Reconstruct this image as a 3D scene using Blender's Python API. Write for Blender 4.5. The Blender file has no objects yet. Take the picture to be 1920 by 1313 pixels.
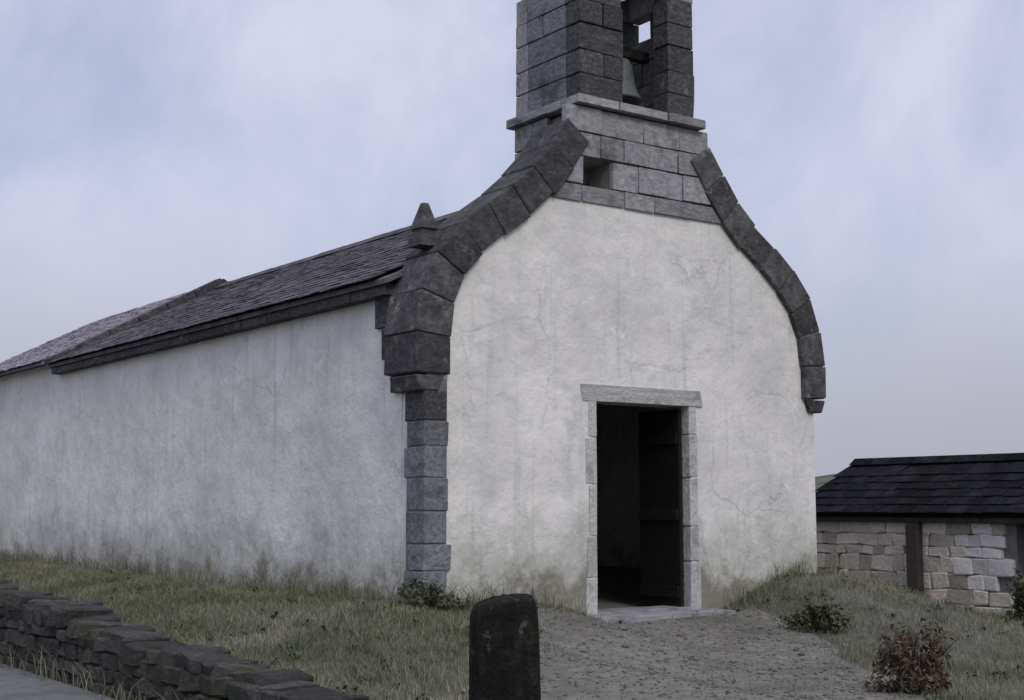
import bpy, bmesh, math, random
import numpy as np
from mathutils import Vector, Matrix, noise as mnoise

random.seed(7)
rng = np.random.default_rng(7)
R = math.radians
scene = bpy.context.scene

# ------------------------------------------------------------------ camera
cd = bpy.data.cameras.new("camera")
cam = bpy.data.objects.new("camera", cd)
scene.collection.objects.link(cam)
cam.location = (0, 0, 1.6)
cam.rotation_euler = (R(90) + math.atan(294 / 2600), 0, 0)
cd.sensor_width = 36.0
cd.lens = 36.0 * 2600 / 1920
cd.clip_start = 0.1
cd.clip_end = 3000
scene.camera = cam
scene.render.resolution_x = 1024
scene.render.resolution_y = 700

# ------------------------------------------------------------------ world: thin bright overcast
SUN_DIR = Vector((0.38, -0.92, 0.0)).normalized()
SUN_ELEV = R(40)
world = bpy.data.worlds.new("World")
scene.world = world
world.use_nodes = True
wt = world.node_tree
wt.nodes.clear()
wo = wt.nodes.new("ShaderNodeOutputWorld")
bg = wt.nodes.new("ShaderNodeBackground")
bg.inputs["Strength"].default_value = 0.1
sky = wt.nodes.new("ShaderNodeTexSky")
sky.sky_type = 'NISHITA'
sky.sun_disc = False
sky.sun_elevation = SUN_ELEV
sky.sun_rotation = math.atan2(SUN_DIR.x, SUN_DIR.y)
tc = wt.nodes.new("ShaderNodeTexCoord")
mp = wt.nodes.new("ShaderNodeMapping")
mp.inputs["Rotation"].default_value = (0, R(-29), 0)
mp2 = wt.nodes.new("ShaderNodeMapping")
mp2.inputs["Location"].default_value = (-1.5, 0.5, 1.2)
mp2.inputs["Scale"].default_value = (2.7, 2.4, 1.7)
nz = wt.nodes.new("ShaderNodeTexNoise")
nz.inputs["Scale"].default_value = 1.9
nz.inputs["Detail"].default_value = 6
nz.inputs["Roughness"].default_value = 0.58
nz.inputs["Distortion"].default_value = 0.35
wt.links.new(tc.outputs["Generated"], mp.inputs[0])
wt.links.new(mp.outputs[0], mp2.inputs[0])
wt.links.new(mp2.outputs[0], nz.inputs["Vector"])
# cloud brightness / tint
cr = wt.nodes.new("ShaderNodeValToRGB")
cr.color_ramp.elements[0].position = 0.30
cr.color_ramp.elements[0].color = (4.85, 5.1, 6.8, 1)
cr.color_ramp.elements[1].position = 0.68
cr.color_ramp.elements[1].color = (6.5, 6.65, 8.15, 1)
wt.links.new(nz.outputs["Fac"], cr.inputs[0])
# greyer towards the horizon, all the way round
sx = wt.nodes.new("ShaderNodeSeparateXYZ")
wt.links.new(tc.outputs["Generated"], sx.inputs[0])
hr = wt.nodes.new("ShaderNodeMapRange")
hr.interpolation_type = 'SMOOTHSTEP'
hr.inputs["From Min"].default_value = 0.02
hr.inputs["From Max"].default_value = 0.24
wt.links.new(sx.outputs["Z"], hr.inputs["Value"])
mh = wt.nodes.new("ShaderNodeMixRGB")
mh.inputs[1].default_value = (4.0, 4.05, 4.85, 1)
wt.links.new(hr.outputs[0], mh.inputs[0])
wt.links.new(cr.outputs[0], mh.inputs[2])
# some clear sky lets blue through
cv = wt.nodes.new("ShaderNodeValToRGB")
cv.color_ramp.elements[0].position = 0.34
cv.color_ramp.elements[0].color = (0.72, 0.72, 0.72, 1)
cv.color_ramp.elements[1].position = 0.58
cv.color_ramp.elements[1].color = (0.97, 0.97, 0.97, 1)
wt.links.new(nz.outputs["Fac"], cv.inputs[0])
mx = wt.nodes.new("ShaderNodeMixRGB")
wt.links.new(cv.outputs[0], mx.inputs[0])
wt.links.new(sky.outputs[0], mx.inputs[1])
wt.links.new(mh.outputs[0], mx.inputs[2])
zr = wt.nodes.new("ShaderNodeMapRange")
zr.inputs["From Min"].default_value = 0.35
zr.inputs["From Max"].default_value = 1.0
zr.inputs["To Min"].default_value = 1.0
zr.inputs["To Max"].default_value = 1.5
wt.links.new(sx.outputs["Z"], zr.inputs["Value"])
zm = wt.nodes.new("ShaderNodeVectorMath")
zm.operation = 'SCALE'
wt.links.new(mx.outputs[0], zm.inputs[0])
wt.links.new(zr.outputs[0], zm.inputs["Scale"])
wt.links.new(zm.outputs[0], bg.inputs["Color"])
wt.links.new(bg.outputs[0], wo.inputs["Surface"])

# ------------------------------------------------------------------ sun behind thin cloud
sd = bpy.data.lights.new("sun", 'SUN')
sd.energy = 1.12
sd.angle = R(22)
sd.color = (1.0, 0.925, 0.82)
sun = bpy.data.objects.new("sun", sd)
scene.collection.objects.link(sun)
v = SUN_DIR * math.cos(SUN_ELEV) + Vector((0, 0, math.sin(SUN_ELEV)))
sun.rotation_euler = v.to_track_quat('Z', 'Y').to_euler()
sun.location = (20, -20, 30)

scene.view_settings.view_transform = 'Standard'
scene.view_settings.look = 'None'
scene.view_settings.exposure = 0.1
scene.view_settings.gamma = 1.0
scene.view_settings.use_curve_mapping = False

# ------------------------------------------------------------------ helpers
def link(o, parent=None):
    scene.collection.objects.link(o)
    if parent is not None:
        o.parent = parent
    return o

def tag(o, label=None, cat=None, group=None, kind=None):
    if label: o["label"] = label
    if cat: o["category"] = cat
    if group: o["group"] = group
    if kind: o["kind"] = kind
    return o

def empty(name, loc=(0, 0, 0), rz=0.0):
    o = bpy.data.objects.new(name, None)
    o.location = loc
    o.rotation_euler = (0, 0, rz)
    o.empty_display_size = 0.3
    return link(o)

def bm_obj(name, bm, mat, parent=None, smooth=False, tri=False):
    if tri:
        bm.normal_update()
        bmesh.ops.triangulate(bm, faces=bm.faces[:])
    bmesh.ops.recalc_face_normals(bm, faces=bm.faces[:])
    me = bpy.data.meshes.new(name)
    bm.to_mesh(me); bm.free()
    me.materials.append(mat)
    if smooth:
        me.polygons.foreach_set("use_smooth", [True] * len(me.polygons))
    return link(bpy.data.objects.new(name, me), parent)

def np_mesh(name, verts, faces, mat):
    """faces: (n,k) array"""
    me = bpy.data.meshes.new(name)
    verts = np.asarray(verts, dtype=np.float32); faces = np.asarray(faces, dtype=np.int32)
    k = faces.shape[1]
    me.vertices.add(len(verts)); me.vertices.foreach_set("co", verts.ravel())
    me.loops.add(faces.size); me.loops.foreach_set("vertex_index", faces.ravel())
    me.polygons.add(len(faces))
    me.polygons.foreach_set("loop_start", np.arange(len(faces), dtype=np.int32) * k)
    me.polygons.foreach_set("loop_total", np.full(len(faces), k, dtype=np.int32))
    me.update(calc_edges=True)
    me.materials.append(mat)
    return me

def add_box(bm, x0, x1, y0, y1, z0, z1):
    m = Matrix.Translation(((x0 + x1) / 2, (y0 + y1) / 2, (z0 + z1) / 2)) @ Matrix.Diagonal((x1 - x0, y1 - y0, z1 - z0, 1))
    return bmesh.ops.create_cube(bm, size=1.0, matrix=m)["verts"]

def bevel(bm, w):
    bmesh.ops.bevel(bm, geom=bm.edges[:], offset=w, segments=1, affect='EDGES', clamp_overlap=True)

def prism(bm, pts, y0, y1):
    """polygon in x,z extruded along y"""
    a = [bm.verts.new((x, y0, z)) for x, z in pts]
    b = [bm.verts.new((x, y1, z)) for x, z in pts]
    bm.faces.new(a); bm.faces.new(b[::-1])
    n = len(pts)
    for i in range(n):
        j = (i + 1) % n
        bm.faces.new((a[i], b[i], b[j], a[j]))

# ---- materials
def mat(name, cols, scale=4.0, detail=8, rough=0.9, bump=0.15, bscale=30.0, rand=0.0, big=None,
        spec=0.25, coord='Object', rough2=None, island=False):
    """noise-blended colours, fine bump, optional per-object / per-island brightness variation.
    big = (colour, scale, lo, hi): a second, larger blotch layer"""
    m = bpy.data.materials.new(name)
    m.use_nodes = True
    nt = m.node_tree; n = nt.nodes; L = nt.links
    b = n["Principled BSDF"]
    b.inputs["Roughness"].default_value = rough
    b.inputs["Specular IOR Level"].default_value = spec
    t = n.new("ShaderNodeTexCoord")
    geo = n.new("ShaderNodeNewGeometry")
    info = n.new("ShaderNodeObjectInfo")
    vec = t.outputs[coord] if coord != 'Position' else geo.outputs["Position"]
    a = n.new("ShaderNodeTexNoise")
    a.inputs["Scale"].default_value = scale; a.inputs["Detail"].default_value = detail
    a.inputs["Roughness"].default_value = 0.62
    if rand:
        vm = n.new("ShaderNodeVectorMath"); vm.operation = 'MULTIPLY_ADD'
        vm.inputs[1].default_value = (1, 1, 1)
        sc = n.new("ShaderNodeVectorMath"); sc.operation = 'SCALE'
        sc.inputs[0].default_value = (37, 61, 17)
        L.new(info.outputs["Random"], sc.inputs["Scale"])
        L.new(vec, vm.inputs[0]); L.new(sc.outputs[0], vm.inputs[2])
        L.new(vm.outputs[0], a.inputs["Vector"])
    else:
        L.new(vec, a.inputs["Vector"])
    r = n.new("ShaderNodeValToRGB")
    e = r.color_ramp.elements
    lo, hi = 0.3, 0.72
    e[0].position = lo; e[0].color = (*cols[0], 1)
    e[1].position = hi; e[1].color = (*cols[-1], 1)
    for i, c in enumerate(cols[1:-1], 1):
        x = e.new(lo + (hi - lo) * i / (len(cols) - 1)); x.color = (*c, 1)
    L.new(a.outputs["Fac"], r.inputs[0])
    out = r.outputs[0]
    if big:
        c, s, l, h = big
        bn = n.new("ShaderNodeTexNoise"); bn.inputs["Scale"].default_value = s
        bn.inputs["Detail"].default_value = 7; bn.inputs["Roughness"].default_value = 0.65
        L.new(geo.outputs["Position"], bn.inputs["Vector"])
        mr = n.new("ShaderNodeMapRange"); mr.inputs["From Min"].default_value = l; mr.inputs["From Max"].default_value = h
        L.new(bn.outputs["Fac"], mr.inputs["Value"])
        x = n.new("ShaderNodeMixRGB"); x.inputs[2].default_value = (*c, 1)
        L.new(mr.outputs[0], x.inputs[0]); L.new(out, x.inputs[1])
        out = x.outputs[0]
    if rand:
        hs = n.new("ShaderNodeHueSaturation")
        mr = n.new("ShaderNodeMapRange")
        mr.inputs["To Min"].default_value = 1 - rand; mr.inputs["To Max"].default_value = 1 + rand
        L.new(geo.outputs["Random Per Island"] if island else info.outputs["Random"], mr.inputs["Value"])
        L.new(mr.outputs[0], hs.inputs["Value"]); L.new(out, hs.inputs["Color"])
        out = hs.outputs[0]
    L.new(out, b.inputs["Base Color"])
    if bump:
        bn = n.new("ShaderNodeTexNoise"); bn.inputs["Scale"].default_value = bscale
        bn.inputs["Detail"].default_value = 8; bn.inputs["Roughness"].default_value = 0.6
        L.new(geo.outputs["Position"], bn.inputs["Vector"])
        bp = n.new("ShaderNodeBump"); bp.inputs["Strength"].default_value = bump
        bp.inputs["Distance"].default_value = 0.05
        L.new(bn.outputs["Fac"], bp.inputs["Height"]); L.new(bp.outputs[0], b.inputs["Normal"])
    return m

def plaster_material():
    m = bpy.data.materials.new("lime_plaster"); m.use_nodes = True
    nt = m.node_tree; n = nt.nodes; L = nt.links
    b = n["Principled BSDF"]; b.inputs["Roughness"].default_value = 0.93
    b.inputs["Specular IOR Level"].default_value = 0.15
    g = n.new("ShaderNodeNewGeometry")
    def noise(s, d=7, ro=0.6, vec=None, dist=0.0):
        x = n.new("ShaderNodeTexNoise"); x.inputs["Scale"].default_value = s
        x.inputs["Detail"].default_value = d; x.inputs["Roughness"].default_value = ro
        x.inputs["Distortion"].default_value = dist
        L.new(vec or g.outputs["Position"], x.inputs["Vector"]); return x.outputs["Fac"]
    def rng_(v, a, c, t0=0.0, t1=1.0):
        x = n.new("ShaderNodeMapRange"); x.inputs["From Min"].default_value = a; x.inputs["From Max"].default_value = c
        x.inputs["To Min"].default_value = t0; x.inputs["To Max"].default_value = t1
        L.new(v, x.inputs["Value"]); return x.outputs[0]
    def mix(f, c1, c2):
        x = n.new("ShaderNodeMixRGB"); L.new(f, x.inputs[0])
        for i, c in ((1, c1), (2, c2)):
            if isinstance(c, tuple): x.inputs[i].default_value = (*c, 1)
            else: L.new(c, x.inputs[i])
        return x.outputs[0]
    def math_(op, a, c):
        x = n.new("ShaderNodeMath"); x.operation = op
        for i, s in ((0, a), (1, c)):
            if isinstance(s, (int, float)): x.inputs[i].default_value = s
            else: L.new(s, x.inputs[i])
        return x.outputs[0]
    base = mix(rng_(noise(0.8, 5), 0.34, 0.66), (0.61, 0.602, 0.575), (0.79, 0.778, 0.742))
    base = mix(rng_(noise(2.3, 9, 0.72, dist=0.6), 0.50, 0.66, 0, 0.6), base, (0.53, 0.53, 0.515))      # older, greyer coats
    base = mix(rng_(noise(3.1, 9, 0.7, dist=0.4), 0.60, 0.66, 0, 0.75), base, (0.82, 0.815, 0.80))      # fresher touched-up patches
    base = mix(rng_(noise(9, 9, 0.75), 0.55, 0.75, 0, 0.55), base, (0.46, 0.46, 0.445))
    # long vertical dribbles
    mp_ = n.new("ShaderNodeMapping"); mp_.inputs["Scale"].default_value = (5.0, 5.0, 0.30)
    L.new(g.outputs["Position"], mp_.inputs[0])
    base = mix(rng_(noise(1.5, 9, 0.68, mp_.outputs[0], 0.3), 0.54, 0.74, 0, 0.6), base, (0.42, 0.43, 0.415))
    # hairline cracks
    vo = n.new("ShaderNodeTexVoronoi"); vo.feature = 'DISTANCE_TO_EDGE'; vo.inputs["Scale"].default_value = 0.75
    va = n.new("ShaderNodeVectorMath"); va.operation = 'ADD'
    nc = n.new("ShaderNodeTexNoise"); nc.inputs["Scale"].default_value = 3.2; nc.inputs["Detail"].default_value = 8; nc.inputs["Roughness"].default_value = 0.7
    csc = n.new('ShaderNodeVectorMath'); csc.operation = 'SCALE'; csc.inputs['Scale'].default_value = 0.32; L.new(nc.outputs['Color'], csc.inputs[0])
    L.new(g.outputs["Position"], nc.inputs["Vector"]); L.new(g.outputs["Position"], va.inputs[0]); L.new(csc.outputs[0], va.inputs[1])
    L.new(va.outputs[0], vo.inputs["Vector"])
    crack = math_('MULTIPLY', rng_(vo.outputs["Distance"], 0.002, 0.008, 1.0, 0.0), rng_(noise(0.7, 4), 0.50, 0.60))
    base = mix(math_('MULTIPLY', crack, 0.2), base, (0.20, 0.195, 0.18))
    # damp, algae-stained foot with a ragged upper edge
    s = n.new("ShaderNodeSeparateXYZ"); L.new(g.outputs["Position"], s.inputs[0])
    edge = math_('ADD', s.outputs["Z"], math_('MULTIPLY', math_('SUBTRACT', noise(1.9, 10, 0.75), 0.5), -2.4))
    base = mix(rng_(edge, 0.45, 1.5, 0.85, 0.0), base, (0.25, 0.26, 0.205))
    base = mix(rng_(edge, 0.50, 0.85, 0.6, 0.0), base, (0.17, 0.15, 0.115))
    # flaked spots showing the render beneath
    base = mix(rng_(noise(4.2, 9, 0.7), 0.69, 0.71, 0, 0.8), base, (0.40, 0.375, 0.335))
    L.new(base, b.inputs["Base Color"])
    h = math_('ADD', math_('MULTIPLY', noise(2.0, 4), 1.3), math_('MULTIPLY', noise(30, 8, 0.65), 0.10))
    h = math_('SUBTRACT', h, math_('MULTIPLY', crack, 0.15))
    bp = n.new("ShaderNodeBump"); bp.inputs["Strength"].default_value = 0.45; bp.inputs["Distance"].default_value = 0.09
    L.new(h, bp.inputs["Height"]); L.new(bp.outputs[0], b.inputs["Normal"])
    return m

PLASTER = plaster_material()
COPING = mat("weathered_coping_stone", [(0.035, 0.036, 0.040), (0.075, 0.075, 0.078), (0.13, 0.13, 0.125)], 7, rand=0.28, bump=0.8, bscale=16,
             big=((0.19, 0.195, 0.17), 5.0, 0.60, 0.68))
GRANITE = mat("grey_granite", [(0.17, 0.178, 0.192), (0.27, 0.275, 0.285), (0.38, 0.38, 0.375)], 5, rand=0.22, bump=0.45, bscale=26,
              big=((0.10, 0.107, 0.108), 3.0, 0.52, 0.70))
QUOINM = mat("blue_grey_stone", [(0.11, 0.118, 0.132), (0.18, 0.188, 0.205), (0.26, 0.265, 0.275)], 6, rand=0.2, bump=0.7, bscale=18,
             big=((0.09, 0.095, 0.09), 3.0, 0.5, 0.64))
JAMBM = mat("limewashed_stone", [(0.34, 0.34, 0.34), (0.47, 0.465, 0.455), (0.58, 0.575, 0.56)], 6, rand=0.12, bump=0.6, bscale=20,
            big=((0.30, 0.295, 0.28), 4.0, 0.54, 0.68))
MORTAR = mat("old_mortar", [(0.13, 0.13, 0.127), (0.22, 0.218, 0.21)], 8, bump=0.5)
SLATE = mat("roof_slate", [(0.052, 0.049, 0.055), (0.09, 0.085, 0.094), (0.14, 0.132, 0.14)], 6, rand=0.35, bump=0.2, rough=0.75, island=False)
SLATE_FIELD = mat("roof_slate_field", [(0.052, 0.049, 0.055), (0.09, 0.085, 0.094), (0.14, 0.132, 0.14)], 6, rand=0.35, bump=0.2, rough=0.75, island=True)
DARKSLATE = mat("dark_roof", [(0.006, 0.0063, 0.008), (0.011, 0.0115, 0.014), (0.02, 0.02, 0.023)], 6, rand=0.45, bump=0.3, rough=0.9, spec=0.06,
                big=((0.026, 0.027, 0.02), 3.5, 0.58, 0.68))
PALEROOF = mat("pale_roof", [(0.20, 0.185, 0.215), (0.29, 0.27, 0.305)], 5, rand=0.2, bump=0.3, rough=0.8, island=True)
RUBBLE = mat("rubble_stone", [(0.38, 0.34, 0.29), (0.51, 0.46, 0.40), (0.60, 0.55, 0.485)], 5, rand=0.42, bump=0.6, bscale=20)
PALESTONE = mat("pale_stone", [(0.52, 0.505, 0.49), (0.68, 0.66, 0.64)], 6, rand=0.15, bump=0.5, bscale=20)
MOSSY = mat("mossy_wall_stone", [(0.022, 0.023, 0.022), (0.048, 0.048, 0.046), (0.085, 0.085, 0.080)], 5, rand=0.35, bump=0.6, bscale=20,
            big=((0.030, 0.034, 0.018), 2.2, 0.48, 0.62))
DARKWOOD = mat("dark_old_wood", [(0.005, 0.0045, 0.003), (0.010, 0.009, 0.0065), (0.034, 0.031, 0.027)], 9, bump=0.9, bscale=24, rough=0.9,
               big=((0.075, 0.078, 0.062), 11.0, 0.62, 0.68))
DOORWOOD = mat("door_wood", [(0.007, 0.0058, 0.006), (0.014, 0.0115, 0.0115)], 7, rand=0.2, bump=0.3, rough=0.7)
GREYWOOD = mat("shed_post_wood", [(0.035, 0.03, 0.028), (0.075, 0.062, 0.055)], 7, bump=0.4)
IRON = mat("iron", [(0.015, 0.014, 0.013), (0.035, 0.028, 0.022)], 20, bump=0.2, rough=0.6, spec=0.5)
BRONZE = mat("dull_bronze", [(0.06, 0.068, 0.068), (0.13, 0.142, 0.14)], 9, bump=0.15, rough=0.55, spec=0.5)
EARTH = mat("ground_earth", [(0.085, 0.083, 0.066), (0.13, 0.125, 0.105), (0.17, 0.158, 0.138)], 3, bump=0.8, bscale=14, coord='Position',
            big=((0.085, 0.09, 0.055), 0.35, 0.45, 0.62))
HILLM = mat("far_pasture", [(0.06, 0.072, 0.045), (0.10, 0.108, 0.07), (0.13, 0.125, 0.09)], 0.02, bump=0, coord='Position',
            big=((0.035, 0.042, 0.028), 0.035, 0.5, 0.58))
PATHM = mat("gravel_path", [(0.17, 0.162, 0.138), (0.25, 0.24, 0.207), (0.335, 0.323, 0.28)], 9, bump=1.0, bscale=38, coord='Position',
            big=((0.16, 0.15, 0.126), 0.9, 0.48, 0.66))
TARMAC = mat("worn_tarmac", [(0.12, 0.127, 0.128), (0.17, 0.177, 0.177), (0.215, 0.22, 0.218)], 12, bump=0.6, bscale=60, coord='Position',
             big=((0.13, 0.13, 0.125), 1.3, 0.5, 0.66))
PEBBLE = mat("pebble", [(0.11, 0.105, 0.095), (0.2, 0.195, 0.185)], 4, rand=0.35, bump=0.3, island=True)
GRASSM = mat("dull_grass", [(0.14, 0.147, 0.092), (0.215, 0.21, 0.15), (0.31, 0.29, 0.225)], 1.1, rand=0.4, bump=0, coord='Position', island=True, rough=0.8,
             big=((0.12, 0.135, 0.08), 0.8, 0.42, 0.60))
LEAFM = mat("dull_leaf", [(0.055, 0.066, 0.036), (0.105, 0.116, 0.066)], 2, rand=0.4, bump=0, coord='Position', island=True, rough=0.7)
WEEDM = mat("weed_leaf", [(0.05, 0.075, 0.03), (0.095, 0.12, 0.055)], 2, rand=0.4, bump=0, coord='Position', island=True, rough=0.6)
BROWNLEAF = mat("withered_leaf", [(0.07, 0.05, 0.034), (0.14, 0.105, 0.076)], 2, rand=0.45, bump=0, coord='Position', island=True, rough=0.85)
TWIG = mat("twig_bark", [(0.03, 0.024, 0.018), (0.06, 0.05, 0.04)], 9, bump=0.3)

# ---- unit stone variants (beveled, jittered cubes, 44 triangles)
def stone_meshes(name, m, n=7, jit=0.09, bev=0.09):
    res = []
    for _ in range(n):
        bm = bmesh.new()
        bmesh.ops.create_cube(bm, size=1.0)
        for vv in bm.verts:
            vv.co += Vector([random.uniform(-jit, jit) for _ in range(3)])
        bevel(bm, bev)
        bmesh.ops.recalc_face_normals(bm, faces=bm.faces[:])
        me = bpy.data.meshes.new(name); bm.to_mesh(me); bm.free()
        me.materials.append(m); res.append(me)
    return res

def stone(name, meshes, loc, size, parent, rot=(0, 0, 0)):
    o = bpy.data.objects.new(name, random.choice(meshes))
    o.location = loc; o.scale = size; o.rotation_euler = rot
    return link(o, parent)

ASHLAR = stone_meshes("ashlar_block", GRANITE, 8, 0.018, 0.022)
DARKASHLAR = stone_meshes("ashlar_block", COPING, 8, 0.022, 0.022)
QUOIN = stone_meshes("ashlar_block", QUOINM, 8, 0.022, 0.022)
JAMB = stone_meshes("ashlar_block", JAMBM, 6, 0.018, 0.02)
RUBBLES = stone_meshes("wall_stone", RUBBLE, 9)
PALES = stone_meshes("wall_stone", PALESTONE, 4)
MOSSIES = stone_meshes("wall_stone", MOSSY, 9, 0.12, 0.12)

# ------------------------------------------------------------------ places
TH = R(36.0)
P0 = Vector((-0.937, 15.079, 0.0))           # left front corner of the chapel
CX, SX = math.cos(TH), math.sin(TH)
def to_local(x, y):
    dx, dy = x - P0.x, y - P0.y
    return dx * CX + dy * SX, -dx * SX + dy * CX
def to_world(lx, ly):
    return P0.x + lx * CX - ly * SX, P0.y + lx * SX + ly * CX

def sstep(a, b, x):
    t = np.clip((x - a) / (b - a), 0, 1); return t * t * (3 - 2 * t)

LANE = -3.62      # local x of the lane wall
def height(x, y):
    x = np.asarray(x, float); y = np.asarray(y, float)
    dx, dy = x - P0.x, y - P0.y
    lx = dx * CX + dy * SX; ly = -dx * SX + dy * CX
    # bank along the walls
    wall = 0.50 - 0.22 * sstep(1.2, 2.3, lx) + 0.42 * sstep(4.1, 5.6, lx)
    front = wall * (1 - sstep(0.0, 3.6, -ly))
    side = 0.22 + 0.38 * sstep(LANE, -0.2, lx)
    side = side * (0.55 + 0.45 * sstep(-6, 0, ly))
    h = np.where(lx < 0, np.minimum(side, 0.10 + 0.9 * np.maximum(0, side - 0.10)), front)
    blend = sstep(-1.2, 0.6, lx)
    h = side * (1 - blend) + front * blend
    h = h * (1 - 0.96 * sstep(LANE + 0.12, LANE - 0.12, lx))       # drops to the lane
    h = h * (1 - sstep(6.3, 8.5, lx))
    near = sstep(6.5, 9.0, y)                                        # flat by the camera
    h = h * near
    h = h + 0.018 * np.sin(x * 2.1 + 1.3 * np.sin(y * 1.7)) * np.cos(y * 1.9 + x) * sstep(LANE, LANE + 0.6, lx)
    far = sstep(30, 60, np.hypot(x, y - 15))
    return h * (1 - far) - 0.05 * far

# ------------------------------------------------------------------ ground, lane, path
def ground():
    xs = np.concatenate([-np.geomspace(900, 14, 22), np.arange(-13, 13.01, 0.16), np.geomspace(14, 900, 22)])
    ys = np.concatenate([-np.geomspace(900, 6, 20), np.arange(-5, 5, 0.5), np.arange(5, 30.01, 0.16), np.geomspace(31, 1200, 22)])
    gx, gy = np.meshgrid(xs, ys)
    gz = height(gx, gy)
    V = np.stack([gx, gy, gz], -1).reshape(-1, 3)
    nx = len(xs); idx = np.arange(len(V)).reshape(len(ys), nx)
    F = np.stack([idx[:-1, :-1], idx[:-1, 1:], idx[1:, 1:], idx[1:, :-1]], -1).reshape(-1, 4)
    me = np_mesh("ground", V, F, EARTH)
    me.polygons.foreach_set("use_smooth", np.ones(len(F), dtype=bool))
    o = link(bpy.data.objects.new("ground", me)); tag(o, kind="structure")
ground()

def ribbon(name, left, right, n, m, dz, parent=None, ncross=10):
    """sheet between two functions of t in 0..1, laid on the ground"""
    V = []
    for i in range(n + 1):
        t = i / n; a = left(t); b = right(t)
        for j in range(ncross + 1):
            s = j / ncross
            x = a[0] + (b[0] - a[0]) * s; y = a[1] + (b[1] - a[1]) * s
            V.append((x, y, float(height(x, y)) + dz))
    F = []
    w = ncross + 1
    for i in range(n):
        for j in range(ncross):
            F.append((i * w + j, i * w + j + 1, (i + 1) * w + j + 1, (i + 1) * w + j))
    me = np_mesh(name, V, F, m)
    me.polygons.foreach_set("use_smooth", np.ones(len(F), dtype=bool))
    o = link(bpy.data.objects.new(name, me)); tag(o, kind="structure")
    return o

ribbon("lane", lambda t: to_world(LANE - 4.2, -16 + 60 * t), lambda t: to_world(LANE - 0.30, -16 + 60 * t), 120, TARMAC, 0.03, ncross=8)

def wob(t, k):
    return 0.22 * math.sin(t * 9 + k) + 0.10 * math.sin(t * 23 + 2 * k) + 0.05 * math.sin(t * 57 + k)
def path_left(t):
    a = to_world(1.0, -0.42); b = (-0.10, 6.0)
    q = t ** 1.1
    return (a[0] + (b[0] - a[0]) * q + wob(t, 0.4) * min(1, t * 3), a[1] + (b[1] - a[1]) * q)
def path_right(t):
    a = to_world(4.5, -0.42); b = (2.0, 6.0)
    q = t ** 1.1
    bulge = 1.05 * math.sin(math.pi * min(1, t * 1.3)) if t < 0.77 else 0
    return (a[0] + (b[0] - a[0]) * q + wob(t, 2.0) * min(1, t * 3) + bulge, a[1] + (b[1] - a[1]) * q)
ribbon("path", path_left, path_right, 90, PATHM, 0.022, ncross=24)

def on_path(x, y):
    """mask of points on the path (vectorised along y)"""
    ts = np.linspace(0, 1, 200)
    L_ = np.array([path_left(t) for t in ts]); R_ = np.array([path_right(t) for t in ts])
    # interpolate edges as functions of the fraction along
    best = np.zeros(len(x), bool)
    ym = (L_[:, 1] + R_[:, 1]) / 2
    for i in range(0, 199):
        a, b, c, d = L_[i], R_[i], R_[i + 1], L_[i + 1]
        sel = (y <= max(a[1], b[1])) & (y >= min(c[1], d[1]))
        if not sel.any(): continue
        px, py = x[sel], y[sel]
        inside = np.ones(sel.sum(), bool)
        quad = [a, b, c, d]
        for k in range(4):
            p, q = quad[k], quad[(k + 1) % 4]
            inside &= ((q[0] - p[0]) * (py - p[1]) - (q[1] - p[1]) * (px - p[0])) <= 1e-9
        ii = np.where(sel)[0]; best[ii[inside]] = True
    return best

def hills():
    V, F = [], []
    na, nr = 160, 9
    for i in range(na):
        a = 2 * math.pi * i / na
        for j in range(nr):
            r = 420 + 95 * j
            p = math.sin(math.pi * j / (nr - 1)) ** 0.8
            h = 22 * (0.55 + 0.6 * mnoise.noise(Vector((math.cos(a) * 3, math.sin(a) * 3, j * .12))) + .25 * mnoise.noise(Vector((math.cos(a) * 11, math.sin(a) * 11, j * .3))))
            V.append((r * math.cos(a), r * math.sin(a), -1.5 + max(0.4, h) * p))
    for i in range(na):
        for j in range(nr - 1):
            F.append((i * nr + j, i * nr + j + 1, ((i + 1) % na) * nr + j + 1, ((i + 1) % na) * nr + j))
    me = np_mesh("hills", V, F, HILLM)
    me.polygons.foreach_set("use_smooth", np.ones(len(F), dtype=bool))
    tag(link(bpy.data.objects.new("hills", me)), kind="structure")
hills()

# ------------------------------------------------------------------ chapel
chapel = empty("chapel", (P0.x, P0.y, 0.30), TH)
tag(chapel, "small whitewashed chapel with a dark curved stone gable, stone belfry and open doorway", "chapel")
BZ = 0.30                        # base of the local system
W = 6.2; NAVE = 12.4
CEN = 3.1
DX0, DX1, DTOP = 2.36, 3.92, 2.87   # doorway (world heights)
def Z(z): return z - BZ

# gable curve: (distance from the centre line, height), centre line of the coping band
CURVE = [(1.02, 6.12), (1.22, 5.82), (1.52, 5.46), (1.92, 5.10), (2.38, 4.78), (2.76, 4.46), (2.99, 4.10), (3.07, 3.70), (3.09, 3.32), (3.09, 3.05)]
def facade():
    pts = [(0, Z(-0.1)), (DX0, Z(-0.1)), (DX0, Z(DTOP)), (DX1, Z(DTOP)), (DX1, Z(-0.1)), (W, Z(-0.1))]
    low = [(r, z) for r, z in CURVE if z < 5.2]
    pts += [(CEN + min(r, 3.098), Z(z)) for r, z in reversed(low)]
    pts += [(CEN + 1.55, Z(5.44)), (CEN - 1.55, Z(5.44))]
    pts += [(CEN - min(r, 3.098), Z(z)) for r, z in low]
    bm = bmesh.new(); prism(bm, pts, 0.0, 0.5)
    return bm_obj("facade_wall", bm, PLASTER, chapel, tri=True)
facade()
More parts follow.
